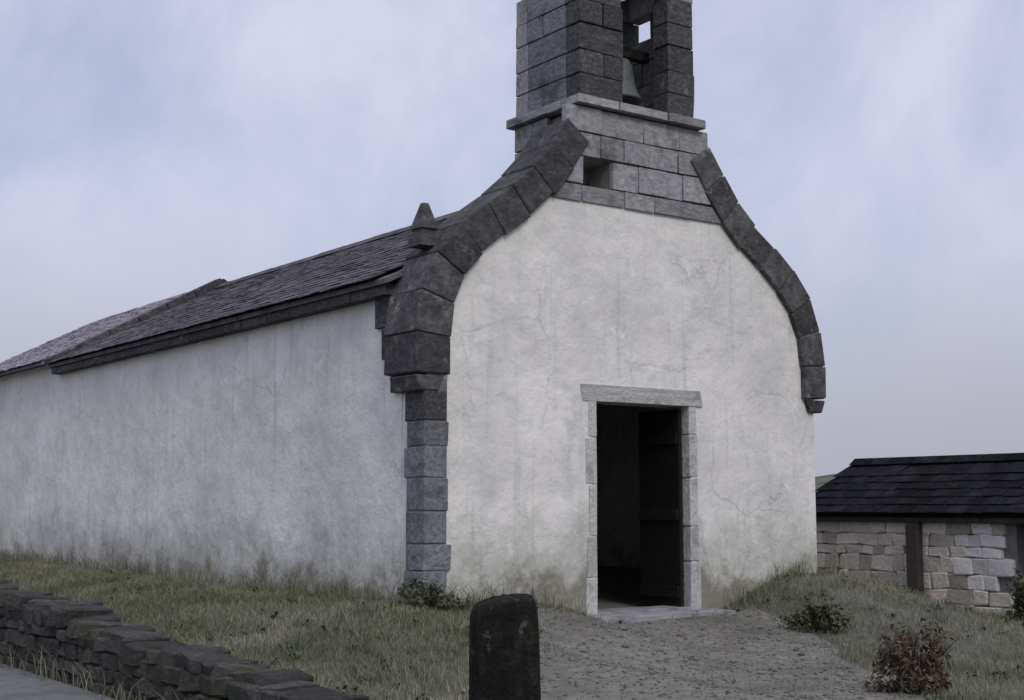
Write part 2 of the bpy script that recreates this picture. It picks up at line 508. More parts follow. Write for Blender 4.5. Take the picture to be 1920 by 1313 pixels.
def walls():
    for x0, x1 in ((0.0, 0.5), (W - 0.5, W)):
        bm = bmesh.new(); add_box(bm, x0, x1, 0.502, NAVE, Z(-0.1), Z(4.02)); bm_obj("side_wall", bm, PLASTER, chapel)
    bm = bmesh.new()
    prism(bm, [(0.502, Z(-0.1)), (W - 0.502, Z(-0.1)), (W - 0.502, Z(4.0)), (CEN, Z(5.5)), (0.502, Z(4.0))], NAVE - 0.5, NAVE - 0.003)
    bm_obj("back_wall", bm, MORTAR, chapel)
    bm = bmesh.new(); add_box(bm, 0.502, W - 0.502, 0.0, NAVE - 0.51, Z(0.1), Z(0.33)); bm_obj("stone_floor", bm, MORTAR, chapel)
walls()

# coping stones along the curve
def resample(pts, step):
    P = [Vector((a, b)) for a, b in pts]
    d = [0.0]
    for a, b in zip(P, P[1:]): d.append(d[-1] + (b - a).length)
    n = max(1, round(d[-1] / step)); out = []
    for i in range(n + 1):
        s = d[-1] * i / n
        for k in range(len(P) - 1):
            if d[k] <= s <= d[k + 1] + 1e-9:
                out.append(P[k].lerp(P[k + 1], (s - d[k]) / (d[k + 1] - d[k]))); break
    return out
for sgn in (-1, 1):
    P = resample(CURVE, 0.44)
    tang = [(P[min(i + 1, len(P) - 1)] - P[max(i - 1, 0)]).normalized() for i in range(len(P))]
    for i in range(len(P) - 1):
        t0, t1 = tang[i], tang[i + 1]
        n0, n1 = Vector((-t0.y, t0.x)), Vector((-t1.y, t1.x))
        g = 0.004
        a = P[i] + t0 * g; b = P[i + 1] - t1 * g
        wo_, wi_ = 0.185 + random.uniform(-.012, .012), 0.235 + random.uniform(-.022, .022)
        quad = [a - n0 * wi_, b - n1 * wi_, b + n1 * wo_, a + n0 * wo_]
        bm = bmesh.new()
        prism(bm, [(CEN + sgn * q.x, Z(q.y)) for q in quad], -0.075 + random.uniform(-.012, .012), 0.60 + random.uniform(-.015, .015))
        bmesh.ops.recalc_face_normals(bm, faces=bm.faces[:]); 
        for q_ in bm.verts: q_.co += Vector([random.uniform(-.009, .009) for _ in range(3)])
        bevel(bm, 0.011)
        bm_obj("coping_stone", bm, COPING, chapel)
    bm = bmesh.new()                               # mortar bed showing in the joints
    rows_ = []
    for i, p in enumerate(P):
        t_ = tang[i]; n_ = Vector((-t_.y, t_.x))
        a, b = p - n_ * .215, p + n_ * .165
        rows_.append([bm.verts.new((CEN + sgn * q.x, yy, Z(q.y))) for q, yy in ((a, -.052), (b, -.052), (b, .575), (a, .575))])
    for r0_, r1_ in zip(rows_, rows_[1:]):
        for k_ in range(4): bm.faces.new((r0_[k_], r0_[(k_ + 1) % 4], r1_[(k_ + 1) % 4], r1_[k_]))
    bm.faces.new(rows_[0]); bm.faces.new(rows_[-1][::-1])
    bm_obj("mortar_bed", bm, MORTAR, chapel)
    # corbel under the foot of the coping
    bm = bmesh.new()
    x = CEN + sgn * 3.09
    prism(bm, [(x - 0.19, Z(3.03)), (x + 0.19, Z(3.03)), (x + 0.12, Z(2.86)), (x - 0.12, Z(2.86))], -0.06, 0.50)
    bevel(bm, 0.015)
    bm_obj("corbel", bm, COPING, chapel)

# pinnacle on the left shoulder
bm = bmesh.new()
px, pz = 0.12, 4.50
for r0, r1, z0, z1 in ((0.14, 0.13, 0.0, 0.15), (0.10, 0.10, 0.15, 0.20), (0.125, 0.035, 0.20, 0.50)):
    bmesh.ops.create_cone(bm, cap_ends=True, segments=4, radius1=r0 * 1.35, radius2=r1 * 1.35, depth=z1 - z0,
                          matrix=Matrix.Translation((px, 0.25, Z(pz) + (z0 + z1) / 2)) @ Matrix.Rotation(R(45), 4, 'Z'))
bm_obj("pinnacle", bm, COPING, chapel)

# quoins at the left corner, long and short
z = -0.05; k = 0
while z < 2.84:
    h = min(random.uniform(0.27, 0.36), 2.86 - z)
    if h < 0.1: break
    lx, ly = (0.29, 0.28) if k % 2 else (0.25, 0.36)
    lx += random.uniform(-.03, .03); ly += random.uniform(-.03, .03)
    stone("quoin", QUOIN if z < 2.3 else DARKASHLAR, ((lx - 0.05) / 2, (ly - 0.05) / 2, Z(z + h / 2)), (lx + 0.05, ly + 0.05, h - 0.014), chapel)
    z += h; k += 1
bm = bmesh.new(); add_box(bm, -0.035, 0.25, -0.035, 0.33, Z(-.1), Z(3.0)); bm_obj('mortar_bed', bm, MORTAR, chapel)
# big dark blocks at the head of the side wall, by the corner
for z0, z1, ln in ((2.87, 3.25, 0.62), (3.26, 3.62, 0.86), (3.63, 4.0, 1.02)):
    stone("quoin", DARKASHLAR, (0.2, 0.02 + ln / 2 + 0.02, Z((z0 + z1) / 2)), (0.52, ln, z1 - z0 - 0.012), chapel)

# door surround
for x0, x1, za, zb in ((DX0 - 0.11, DX0 + 0.03, 0.32, DTOP), (DX1 - 0.03, DX1 + 0.11, 0.32, DTOP)):
    z = za; 
    while z < zb - 0.05:
        h = min(random.uniform(0.4, 0.62), zb - z)
        if zb - z - h < 0.2: h = zb - z
        wd = random.uniform(-0.035, 0.035)
        xa, xb = (x0 + wd, x1) if x0 < 3 else (x0, x1 + wd)
        stone("jamb_stone", JAMB, ((xa + xb) / 2, 0.168, Z(z + h / 2)), (xb - xa, 0.36, h - 0.008), chapel)
        z += h
stone("lintel", JAMB, (CEN + 0.04, 0.165, Z(DTOP + 0.08)), (1.92, 0.37, 0.20), chapel)
stone("door_step", ASHLAR, (CEN + 0.04, -0.24, Z(0.27)), (2.1, 0.44, 0.16), chapel)
stone("door_step", ASHLAR, (CEN + 0.04, 0.2, Z(0.29)), (1.50, 0.42, 0.16), chapel)
# one plank leaf folded back against the right-hand reveal
leaf = bpy.data.objects.new("door_leaf", None)
bm = bmesh.new()
add_box(bm, 0.012, 0.715, 0.046, 0.060, Z(0.37), Z(2.81))
leaf = bm_obj("door_leaf", bm, DOORWOOD, chapel)
leaf.location = (DX1 - 0.045, 0.10, 0); leaf.rotation_euler = (0, 0, R(93))
for zz in (0.55, 1.5, 2.45):
    bm = bmesh.new(); add_box(bm, 0.02, 0.70, 0.061, 0.095, Z(zz - 0.07), Z(zz + 0.07)); bevel(bm, .005)
    bm_obj("rail", bm, DOORWOOD, leaf)
for i in range(5):
    bm = bmesh.new(); add_box(bm, 0.145 * i + 0.004, 0.145 * i + 0.141, 0, 0.045, Z(0.36), Z(2.82)); bevel(bm, 0.006)
    bm_obj("plank", bm, DOORWOOD, leaf)
bm = bmesh.new(); bmesh.ops.create_cone(bm, cap_ends=True, segments=10, radius1=.03, radius2=.03, depth=0.05,
    matrix=Matrix.Translation((0.62, -0.03, Z(1.35))) @ Matrix.Rotation(R(90), 4, 'X'))
bm_obj("handle", bm, IRON, leaf)

# ---- stone top of the gable and belfry
FX0, FX1, FY1 = 2.16, 4.06, 1.30       # belfry footprint
NX0, NX1, NZ0, NZ1 = 2.20, 2.66, 5.46, 5.80
ped = bmesh.new()
prism(ped, [(1.56, Z(5.443)), (NX0, Z(5.443)), (NX0, Z(5.81)), (1.86, Z(5.81))], 0.03, 0.47)
prism(ped, [(NX1, Z(5.443)), (4.64, Z(5.443)), (4.34, Z(5.81)), (NX1, Z(5.81))], 0.03, 0.47)
prism(ped, [(1.86, Z(5.812)), (4.34, Z(5.812)), (4.12, Z(6.15)), (4.0, Z(6.40)), (2.2, Z(6.40)), (2.08, Z(6.15))], 0.03, 0.47)
add_box(ped, FX0 + .05, FX1 - .05, 0.472, FY1 - .05, Z(4.4), Z(6.40))
belfry = bm_obj("belfry", ped, MORTAR, chapel)
tag(belfry)
def row_blocks(x0, x1, y0, y1, z0, z1, n, meshes=ASHLAR):
    xs = [x0 + (x1 - x0) * i / n for i in range(n + 1)]
    for i in range(1, n): xs[i] += random.uniform(-.09, .09)
    for a, b in zip(xs, xs[1:]):
        d = random.uniform(-.012, .012)
        stone("ashlar_block", meshes, ((a + b) / 2, (y0 + d + y1) / 2, Z((z0 + z1) / 2)), (b - a - .012, y1 - y0 - d, z1 - z0 - .012), belfry)
def col_blocks(x0, x1, y0, y1, z0, z1, n, meshes=ASHLAR):
    ys = [y0 + (y1 - y0) * i / n for i in range(n + 1)]
    for i in range(1, n): ys[i] += random.uniform(-.09, .09)
    for a, b in zip(ys, ys[1:]):
        d = random.uniform(-.012, .012)
        stone("ashlar_block", meshes, ((x0 + x1 + d) / 2, (a + b) / 2, Z((z0 + z1) / 2)), (x1 - x0 + d, b - a - .012, z1 - z0 - .012), belfry)
# gable-head courses, with one small opening left dark
courses = [(5.24, 5.45, 1.62, 4.58), (5.46, 5.80, 1.90, 4.30), (5.81, 6.10, 2.06, 4.14), (6.11, 6.42, 1.92, 4.28)]
for i, (za, zb, xa, xb) in enumerate(courses):
    if i == 1:
        row_blocks(xa, NX0, -0.035, 0.03, za, zb, 1); row_blocks(NX1, xb, -0.035, 0.03, za, zb, 4)
    else:
        row_blocks(xa, xb, -0.035, 0.03, za, zb, 5 - (i % 2))
    if za > 5.4:
        col_blocks(FX0 - .02, FX0 + .05, 0.60, FY1, za, zb, 2); col_blocks(FX1 - .05, FX1 + .02, 0.60, FY1, za, zb, 2)
    row_blocks(FX0, FX1, FY1 - .05, FY1 + .02, za, zb, 3)
# projecting ledge
LEDGE0, LEDGE1 = 6.43, 6.55
row_blocks(FX0 - .10, FX1 + .10, -0.12, 0.50, LEDGE0, LEDGE1, 3); row_blocks(FX0 - .10, FX1 + .10, 0.50, FY1 + .10, LEDGE0, LEDGE1, 3)
OX0, OX1 = 2.86, 3.60                    # bell opening
z = LEDGE1; k = 0
SPRING = 8.12
while z < SPRING - .02:
    h = min(random.uniform(0.27, 0.34), SPRING - z)
    if SPRING - z - h < .15: h = SPRING - z
    n1 = 2 if k % 2 else 1
    row_blocks(FX0, OX0 + random.uniform(-.02, 0.01), -0.02, 0.26, z, z + h, n1, DARKASHLAR)
    row_blocks(OX1 + random.uniform(-.01, .02), FX1, -0.02, 0.26, z, z + h, 1, DARKASHLAR)
    col_blocks(FX0, FX0 + .24, 0.262, FY1 - .25, z, z + h, 2 if k % 2 else 1, QUOIN)
    if z < 7.5:
        col_blocks(FX1 - .22, FX1, 0.262, FY1 - .25, z, z + h, 1 if k % 2 else 2, DARKASHLAR)
    else:                                   # small side opening high up
        col_blocks(FX1 - .22, FX1, 0.262, 0.58, z, z + h, 1, DARKASHLAR)
    row_blocks(FX0, FX0 + .36, FY1 - .248, FY1, z, z + h, 1); row_blocks(FX1 - .30, FX1, FY1 - .248, FY1, z, z + h, 1, DARKASHLAR)
    z += h; k += 1
# arches front and back, cornice, pyramid cap
def arch(x0, x1, y0, y1, nv=7):
    c, r = (x0 + x1) / 2, (x1 - x0) / 2
    for i in range(nv):
        a0, a1 = math.pi * i / nv + .012, math.pi * (i + 1) / nv - .012
        bm = bmesh.new()
        prism(bm, [(c + r * math.cos(a0), Z(SPRING) + r * math.sin(a0)), (c + (r + .22) * math.cos(a0), Z(SPRING) + (r + .22) * math.sin(a0)),
                   (c + (r + .22) * math.cos(a1), Z(SPRING) + (r + .22) * math.sin(a1)), (c + r * math.cos(a1), Z(SPRING) + r * math.sin(a1))], y0, y1)
        bm_obj("voussoir", bm, GRANITE, belfry)
def spandrel(x0, x1, y0, y1, top):
    c, r = (x0 + x1) / 2, (x1 - x0) / 2 + .225
    for s in (-1, 1):
        edge = FX0 if s < 0 else FX1
        arc = [(c + s * r * math.cos(a), Z(SPRING) + r * math.sin(a)) for a in [math.pi / 2 * i / 8 for i in range(9)]]
        pts = [(edge, Z(SPRING))] + arc + [(c, Z(top)), (edge, Z(top))]
        if abs(arc[0][0] - edge) < 0.01: pts = pts[1:]
        bm = bmesh.new(); prism(bm, pts, y0 + .01, y1 - .01)
        bm_obj("spandrel", bm, GRANITE, belfry, tri=True)
arch(OX0, OX1, -0.02, 0.26); spandrel(OX0, OX1, -0.02, 0.26, 8.80)
arch(FX0 + .36, FX1 - .30, FY1 - .248, FY1)
bm = bmesh.new()
for xx in ((FX0, FX0 + .24), (FX1 - .22, FX1)):
    add_box(bm, xx[0] + .005, xx[1] - .005, 0.265, FY1 - .252, Z(SPRING) + .003, Z(8.80))
add_box(bm, FX0 + .01, FX1 - .01, FY1 - .24, FY1 - .01, Z(8.905 - .1) - 0.09, Z(8.80))
bm_obj("belfry_head", bm, GRANITE, belfry)
row_blocks(FX0 - .13, FX1 + .13, -0.15, FY1 + .13, 8.80, 8.94, 3)
bm = bmesh.new()
bmesh.ops.create_cone(bm, cap_ends=True, segments=4, radius1=1.0, radius2=0.06, depth=0.85,
    matrix=Matrix.Translation(((FX0 + FX1) / 2, FY1 / 2, Z(8.945 + .425))) @ Matrix.Diagonal((1.28, 0.92, 1, 1)) @ Matrix.Rotation(R(45), 4, 'Z'))
bm_obj("cap_stone", bm, GRANITE, belfry)

# the bell: hangs in the opening, so a thing of its own
def bell_obj():
    wx, wy = to_world(3.26, 0.56)
    root = empty("bell", (wx, wy, 6.80), TH)
    tag(root, "dull bronze bell hanging in the belfry opening", "bell")
    prof = [(0.305, 0.0), (0.30, 0.03), (0.262, 0.10), (0.225, 0.22), (0.20, 0.36), (0.185, 0.46), (0.15, 0.54), (0.08, 0.575), (0.0, 0.58)]
    bm = bmesh.new()
    N = 28; rings = []
    for r_, z_ in prof[:-1]:
        rings.append([bm.verts.new((r_ * math.cos(2 * math.pi * i / N), r_ * math.sin(2 * math.pi * i / N), z_)) for i in range(N)])
    top = bm.verts.new((0, 0, prof[-1][1]))
    inner = [[bm.verts.new(((r_ - .03) * math.cos(2 * math.pi * i / N), (r_ - .03) * math.sin(2 * math.pi * i / N), z_)) for i in range(N)] for r_, z_ in prof[:6]]
    for a, b in zip(rings, rings[1:]):
        for i in range(N): bm.faces.new((a[i], a[(i + 1) % N], b[(i + 1) % N], b[i]))
    for i in range(N): bm.faces.new((rings[-1][i], rings[-1][(i + 1) % N], top))
    for a, b in zip(inner, inner[1:]):
        for i in range(N): bm.faces.new((a[(i + 1) % N], a[i], b[i], b[(i + 1) % N]))
    for i in range(N): bm.faces.new((rings[0][(i + 1) % N], rings[0][i], inner[0][i], inner[0][(i + 1) % N]))
    bm.faces.new(inner[-1])
    bm_obj("bell_body", bm, BRONZE, root, smooth=True)
    bm = bmesh.new(); add_box(bm, -0.55, 0.50, -0.06, 0.06, 0.60, 0.74); bevel(bm, .012)
    bm_obj("headstock", bm, DARKWOOD, root)
    bm = bmesh.new()
    bmesh.ops.create_cone(bm, cap_ends=True, segments=8, radius1=.014, radius2=.014, depth=.44, matrix=Matrix.Translation((0, 0, .22)))
    bmesh.ops.create_icosphere(bm, subdivisions=2, radius=.05, matrix=Matrix.Translation((0, 0, -.01)))
    bm_obj("clapper", bm, IRON, root)
bell_obj()

# ---- slates
def slate_mesh(m, w, l, th=0.016):
    bm = bmesh.new()
    vs = add_box(bm, -w / 2, w / 2, 0, l, 0, th)
    for q in vs:
        if q.co.y < 0.01: q.co.y += random.uniform(-.018, .018); q.co.x += random.uniform(-.008, .008)
        q.co.z += random.uniform(-.003, .003)
    bmesh.ops.recalc_face_normals(bm, faces=bm.faces[:])
    me = bpy.data.meshes.new("slate"); bm.to_mesh(me); bm.free(); me.materials.append(m)
    return me

def slate_roof(parent, origin, udir, vdir, ulen, vlen, m, field_m, w=0.30, expo=0.21, limit=300, key=None, part="slate"):
    """courses of slates from the eave (origin) along udir, climbing vdir. Nearest `limit` are parts; the rest one joined part."""
    u = Vector(udir).normalized(); vv = Vector(vdir).normalized(); n = u.cross(vv).normalized()
    if n.z < 0: n = -n
    meshes = [slate_mesh(m, w - .008, expo * 2.0) for _ in range(8)]
    place = []
    rows = int(vlen / expo)
    for r in range(rows):
        off = (w / 2 if r % 2 else 0)
        cols = int(ulen / w) + 1
        for c in range(cols):
            uu = c * w + off + random.uniform(-.006, .006)
            if uu < w * .3 or uu > ulen - w * .3: continue
            p = Vector(origin) + u * uu + vv * (r * expo + random.uniform(-.012, .012)) + n * (0.016 + random.uniform(0, .006))
            tilt = 0.055 + random.uniform(-.012, .03)
            # slate's own axes: x along u, y up the slope tilted so its tail lies on the course below
            yv = (vv - n * tilt).normalized(); zv = u.cross(yv)
            if zv.z < 0: zv = -zv; 
            xv = yv.cross(zv)
            rot = Matrix((xv, yv, zv)).transposed().to_4x4() @ Matrix.Rotation(random.gauss(0, .018), 4, 'Z')
            place.append((p + n * 0.022, rot))
    place.sort(key=key or (lambda q: q[0].y))
    for p, rot in place[:limit]:
        o = bpy.data.objects.new(part, random.choice(meshes)); o.matrix_local = Matrix.Translation(p) @ rot
        link(o, parent)
    rest = place[limit:]
    if rest:
        bm = bmesh.new()
        for p, rot in rest:
            me = random.choice(meshes)
            k0 = len(bm.verts); bm.from_mesh(me); bm.verts.ensure_lookup_table()
            bmesh.ops.transform(bm, matrix=Matrix.Translation(p) @ rot, verts=bm.verts[k0:])
        o = bm_obj(part + "_courses", bm, field_m, parent); tag(o, kind="stuff")

EAVE, RIDGE = 4.16, 5.86
rise, run = RIDGE - EAVE, CEN + 0.22
def roof():
    bm = bmesh.new()
    prism(bm, [(-0.20, Z(EAVE - .06)), (-0.20, Z(EAVE)), (CEN, Z(RIDGE)), (W + .20, Z(EAVE)), (W + .20, Z(EAVE - .06)), (CEN, Z(RIDGE - .14))], 0.50, NAVE + .15)
    rf = bm_obj("roof", bm, SLATE, chapel)
    vdir = Vector((run, 0, rise)); vl = vdir.length
    slate_roof(rf, (-0.26, 0.60, Z(EAVE) - .03), (0, 1, 0), vdir, NAVE - .42, vl, SLATE, SLATE_FIELD)
    slate_roof(rf, (W + 0.26, 0.60, Z(EAVE) - .03), (0, 1, 0), Vector((-run, 0, rise)), NAVE - .42, vl, SLATE, SLATE_FIELD, limit=0)
    y = 0.62
    while y < NAVE + .1:                                   # ridge tiles
        bm = bmesh.new()
        prism(bm, [(CEN - .16, Z(RIDGE - .03)), (CEN - .05, Z(RIDGE + .07)), (CEN + .05, Z(RIDGE + .07)), (CEN + .16, Z(RIDGE - .03)), (CEN, Z(RIDGE + .03))], y, y + .43)
        o = bm_obj("ridge_tile", bm, SLATE, rf); o.location.z = random.uniform(0, .012)
        y += .45
roof()
# stone eaves course under the slates
y = 0.62
while y < NAVE - .1:
    ln = min(random.uniform(0.6, 0.95), NAVE - y)
    stone("eaves_stone", DARKASHLAR, (0.08, y + ln / 2, Z(4.05)), (0.48, ln - .012, 0.13), chapel)
    stone("eaves_stone", DARKASHLAR, (W - 0.08, y + ln / 2, Z(4.05)), (0.48, ln - .012, 0.13), chapel)
    y += ln

# taller, paler-roofed chancel behind the nave
AY0, AY1, AE, AR = NAVE + .003, NAVE + 6.5, 4.24, 5.97
bm = bmesh.new()
prism(bm, [(0.04, Z(0)), (W - .04, Z(0)), (W - .04, Z(AE)), (CEN, Z(AR - .1)), (0.04, Z(AE))], AY0, AY1)
chancel = bm_obj("chancel", bm, PLASTER, chapel)
bm = bmesh.new()
prism(bm, [(-0.2, Z(AE - .05)), (-0.2, Z(AE + .01)), (CEN, Z(AR)), (W + .2, Z(AE + .01)), (W + .2, Z(AE - .05)), (CEN, Z(AR - .09))], AY0 + .26, AY1 + .15)
croof = bm_obj("roof", bm, PALEROOF, chancel)
slate_roof(croof, (-0.26, AY0 + .27, Z(AE) - .03), (0, 1, 0), (CEN + .2, 0, AR - AE), AY1 - AY0 - .2, math.hypot(CEN + .2, AR - AE), PALEROOF, PALEROOF, limit=200)
slate_roof(croof, (W + 0.26, AY0 + .27, Z(AE) - .03), (0, 1, 0), (-CEN - .2, 0, AR - AE), AY1 - AY0 - .2, math.hypot(CEN + .2, AR - AE), PALEROOF, PALEROOF, limit=0)
for sgn in (-1, 1):                               # raking coping of the chancel gable
    P = resample([(CEN + .22, AE - .02), (0.0, AR + .06)], 0.6)
    d = (P[1] - P[0]).normalized(); nn = Vector((d.y, -d.x))
    if nn.y < 0: nn = -nn
    for p, q in zip(P, P[1:]):
        p2, q2 = p + d * .008, q - d * .008
        bm = bmesh.new()
        prism(bm, [(CEN + sgn * c.x, Z(c.y)) for c in (p2 - nn * .14, q2 - nn * .14, q2 + nn * .045, p2 + nn * .045)], AY0 - .05, AY0 + .25)
        bmesh.ops.recalc_face_normals(bm, faces=bm.faces[:]); bevel(bm, .015)
        bm_obj("coping_stone", bm, COPING, chancel)

# ------------------------------------------------------------------ dark low wall along the lane
def lane_wall():
    ly0, ly1 = -7.6, 13.0
    ox, oy = to_world(LANE, ly0)
    root = empty("dry_stone_wall", (ox, oy, 0), TH + R(90))
    tag(root, "long low dark mossy stone wall between the grass and the grey lane", "wall")
    def top(s):   # s metres along
        wx, wy = to_world(LANE, ly0 + s)
        return 0.33 + 0.40 * float(sstep(8.5, 16.5, wy)) + 0.03 * math.sin(s * 1.7) + 0.02 * math.sin(s * 4.1)
    L_ = ly1 - ly0
    # rubble core with an uneven top
    bm = bmesh.new(); n = 60
    vs = []
    for i in range(n + 1):
        s = L_ * i / n; t = top(s) - 0.07
        vs.append([bm.verts.new(p) for p in ((s, -0.13, -0.1), (s, -0.10, t), (s, 0.12, t), (s, 0.15, -0.1))])
    for a, b in zip(vs, vs[1:]):
        for k in range(3): bm.faces.new((a[k], a[k + 1], b[k + 1], b[k]))
    bm.faces.new(vs[0]); bm.faces.new(vs[-1][::-1])
    bm_obj("wall_core", bm, MOSSY, root)
    items = []
    for side in (1, -1):                      # +1 faces the lane (left of the run)
        z = 0.0
        while z < 0.72:
            h = random.uniform(0.10, 0.17); s = random.uniform(0, .2)
            while s < L_:
                ln = random.uniform(0.16, 0.42)
                if z + h * .5 < top(s + ln / 2) - .05:
                    items.append((s + ln / 2, side * 0.12, z + h / 2, ln * 1.04, 0.2, h * 1.05))
                s += ln
            z += h
    s = 0
    while s < L_:                             # cope
        ln = random.uniform(0.14, 0.34)
        items.append((s + ln / 2, random.uniform(-.03, .03), top(s + ln / 2) - .03, ln * 1.03, random.uniform(.34, .44), random.uniform(.11, .19)))
        s += ln
    def size_key(it):
        wx, wy = to_world(LANE, ly0 + it[0])
        return wy - (0 if it[1] > -0.05 else 4) + (30 if wy < 8.6 else 0) if False else (abs(wy - 12.3) + (6 if it[1] < -0.05 else 0))
    items.sort(key=size_key)
    for it in items[:290]:
        stone("wall_stone", MOSSIES, it[:3], it[3:], root, (random.uniform(-.12, .12), random.uniform(-.09, .09), random.uniform(-.12, .12)))
    bm = bmesh.new()
    for it in items[290:]:
        me = random.choice(MOSSIES); k0 = len(bm.verts); bm.from_mesh(me); bm.verts.ensure_lookup_table()
        M_ = Matrix.Translation(it[:3]) @ Matrix.Rotation(random.uniform(-.1, .1), 4, 'Y') @ Matrix.Rotation(random.uniform(-.1, .1), 4, 'Z') @ Matrix.Diagonal((*it[3:], 1))
        bmesh.ops.transform(bm, matrix=M_, verts=bm.verts[k0:])
    o = bm_obj("small_stones", bm, MOSSY, root); tag(o, kind="stuff")
lane_wall()

# ------------------------------------------------------------------ the dark post
def post():
    x, y = -0.035, 8.2
    z0 = float(height(x, y))
    bm = bmesh.new()
    N = 56; rings = []
    prof = [(-0.15, .205), (0.2, .20), (0.5, .196), (0.78, .19), (0.91, .186), (0.965, .170), (0.988, .125), (1.0, .05)]
    zs = list(np.linspace(-0.15, 0.86, 34)) + list(np.linspace(0.88, 1.0, 9))
    for zz in zs:
        r_ = float(np.interp(zz, [p[0] for p in prof], [p[1] for p in prof]))
        ring = []
        for i in range(N):
            a = 2 * math.pi * i / N
            sq = 1 / max(abs(math.cos(a)), abs(math.sin(a)))
            q = Vector((math.cos(a), math.sin(a), 0))
            grain = mnoise.noise(Vector((q.x * 9, q.y * 9, zz * .8)))
            crack = max(0.0, abs(mnoise.noise(Vector((q.x * 4 + 7, q.y * 4, zz * .5)))) * -9 + 1.0)
            lump = mnoise.noise(Vector((q.x * 1.6, q.y * 1.6, zz * 3.0 + 5)))
            rr = r_ * (0.62 + 0.38 * min(sq, 1.28)) * (1 + .030 * grain + .05 * lump - .07 * crack)
            top = (.02 * mnoise.noise(Vector((q.x * 2.5, q.y * 2.5, 3))) + .16 * rr * math.cos(a + .8)) * min(1, max(0, (zz - .7) / .2))
            ring.append(bm.verts.new((rr * math.cos(a), rr * math.sin(a), zz + top)))
        rings.append(ring)
    for a, b in zip(rings, rings[1:]):
        for i in range(N): bm.faces.new((a[i], a[(i + 1) % N], b[(i + 1) % N], b[i]))
    bm.faces.new(rings[-1]); bm.faces.new(rings[0][::-1])
    o = bm_obj("post", bm, DARKWOOD, smooth=True)
    o.location = (x, y, z0); o.rotation_euler = (R(1), R(-1.5), R(24))
    tag(o, "thick dark weathered post standing in front of the chapel", "post")
post()

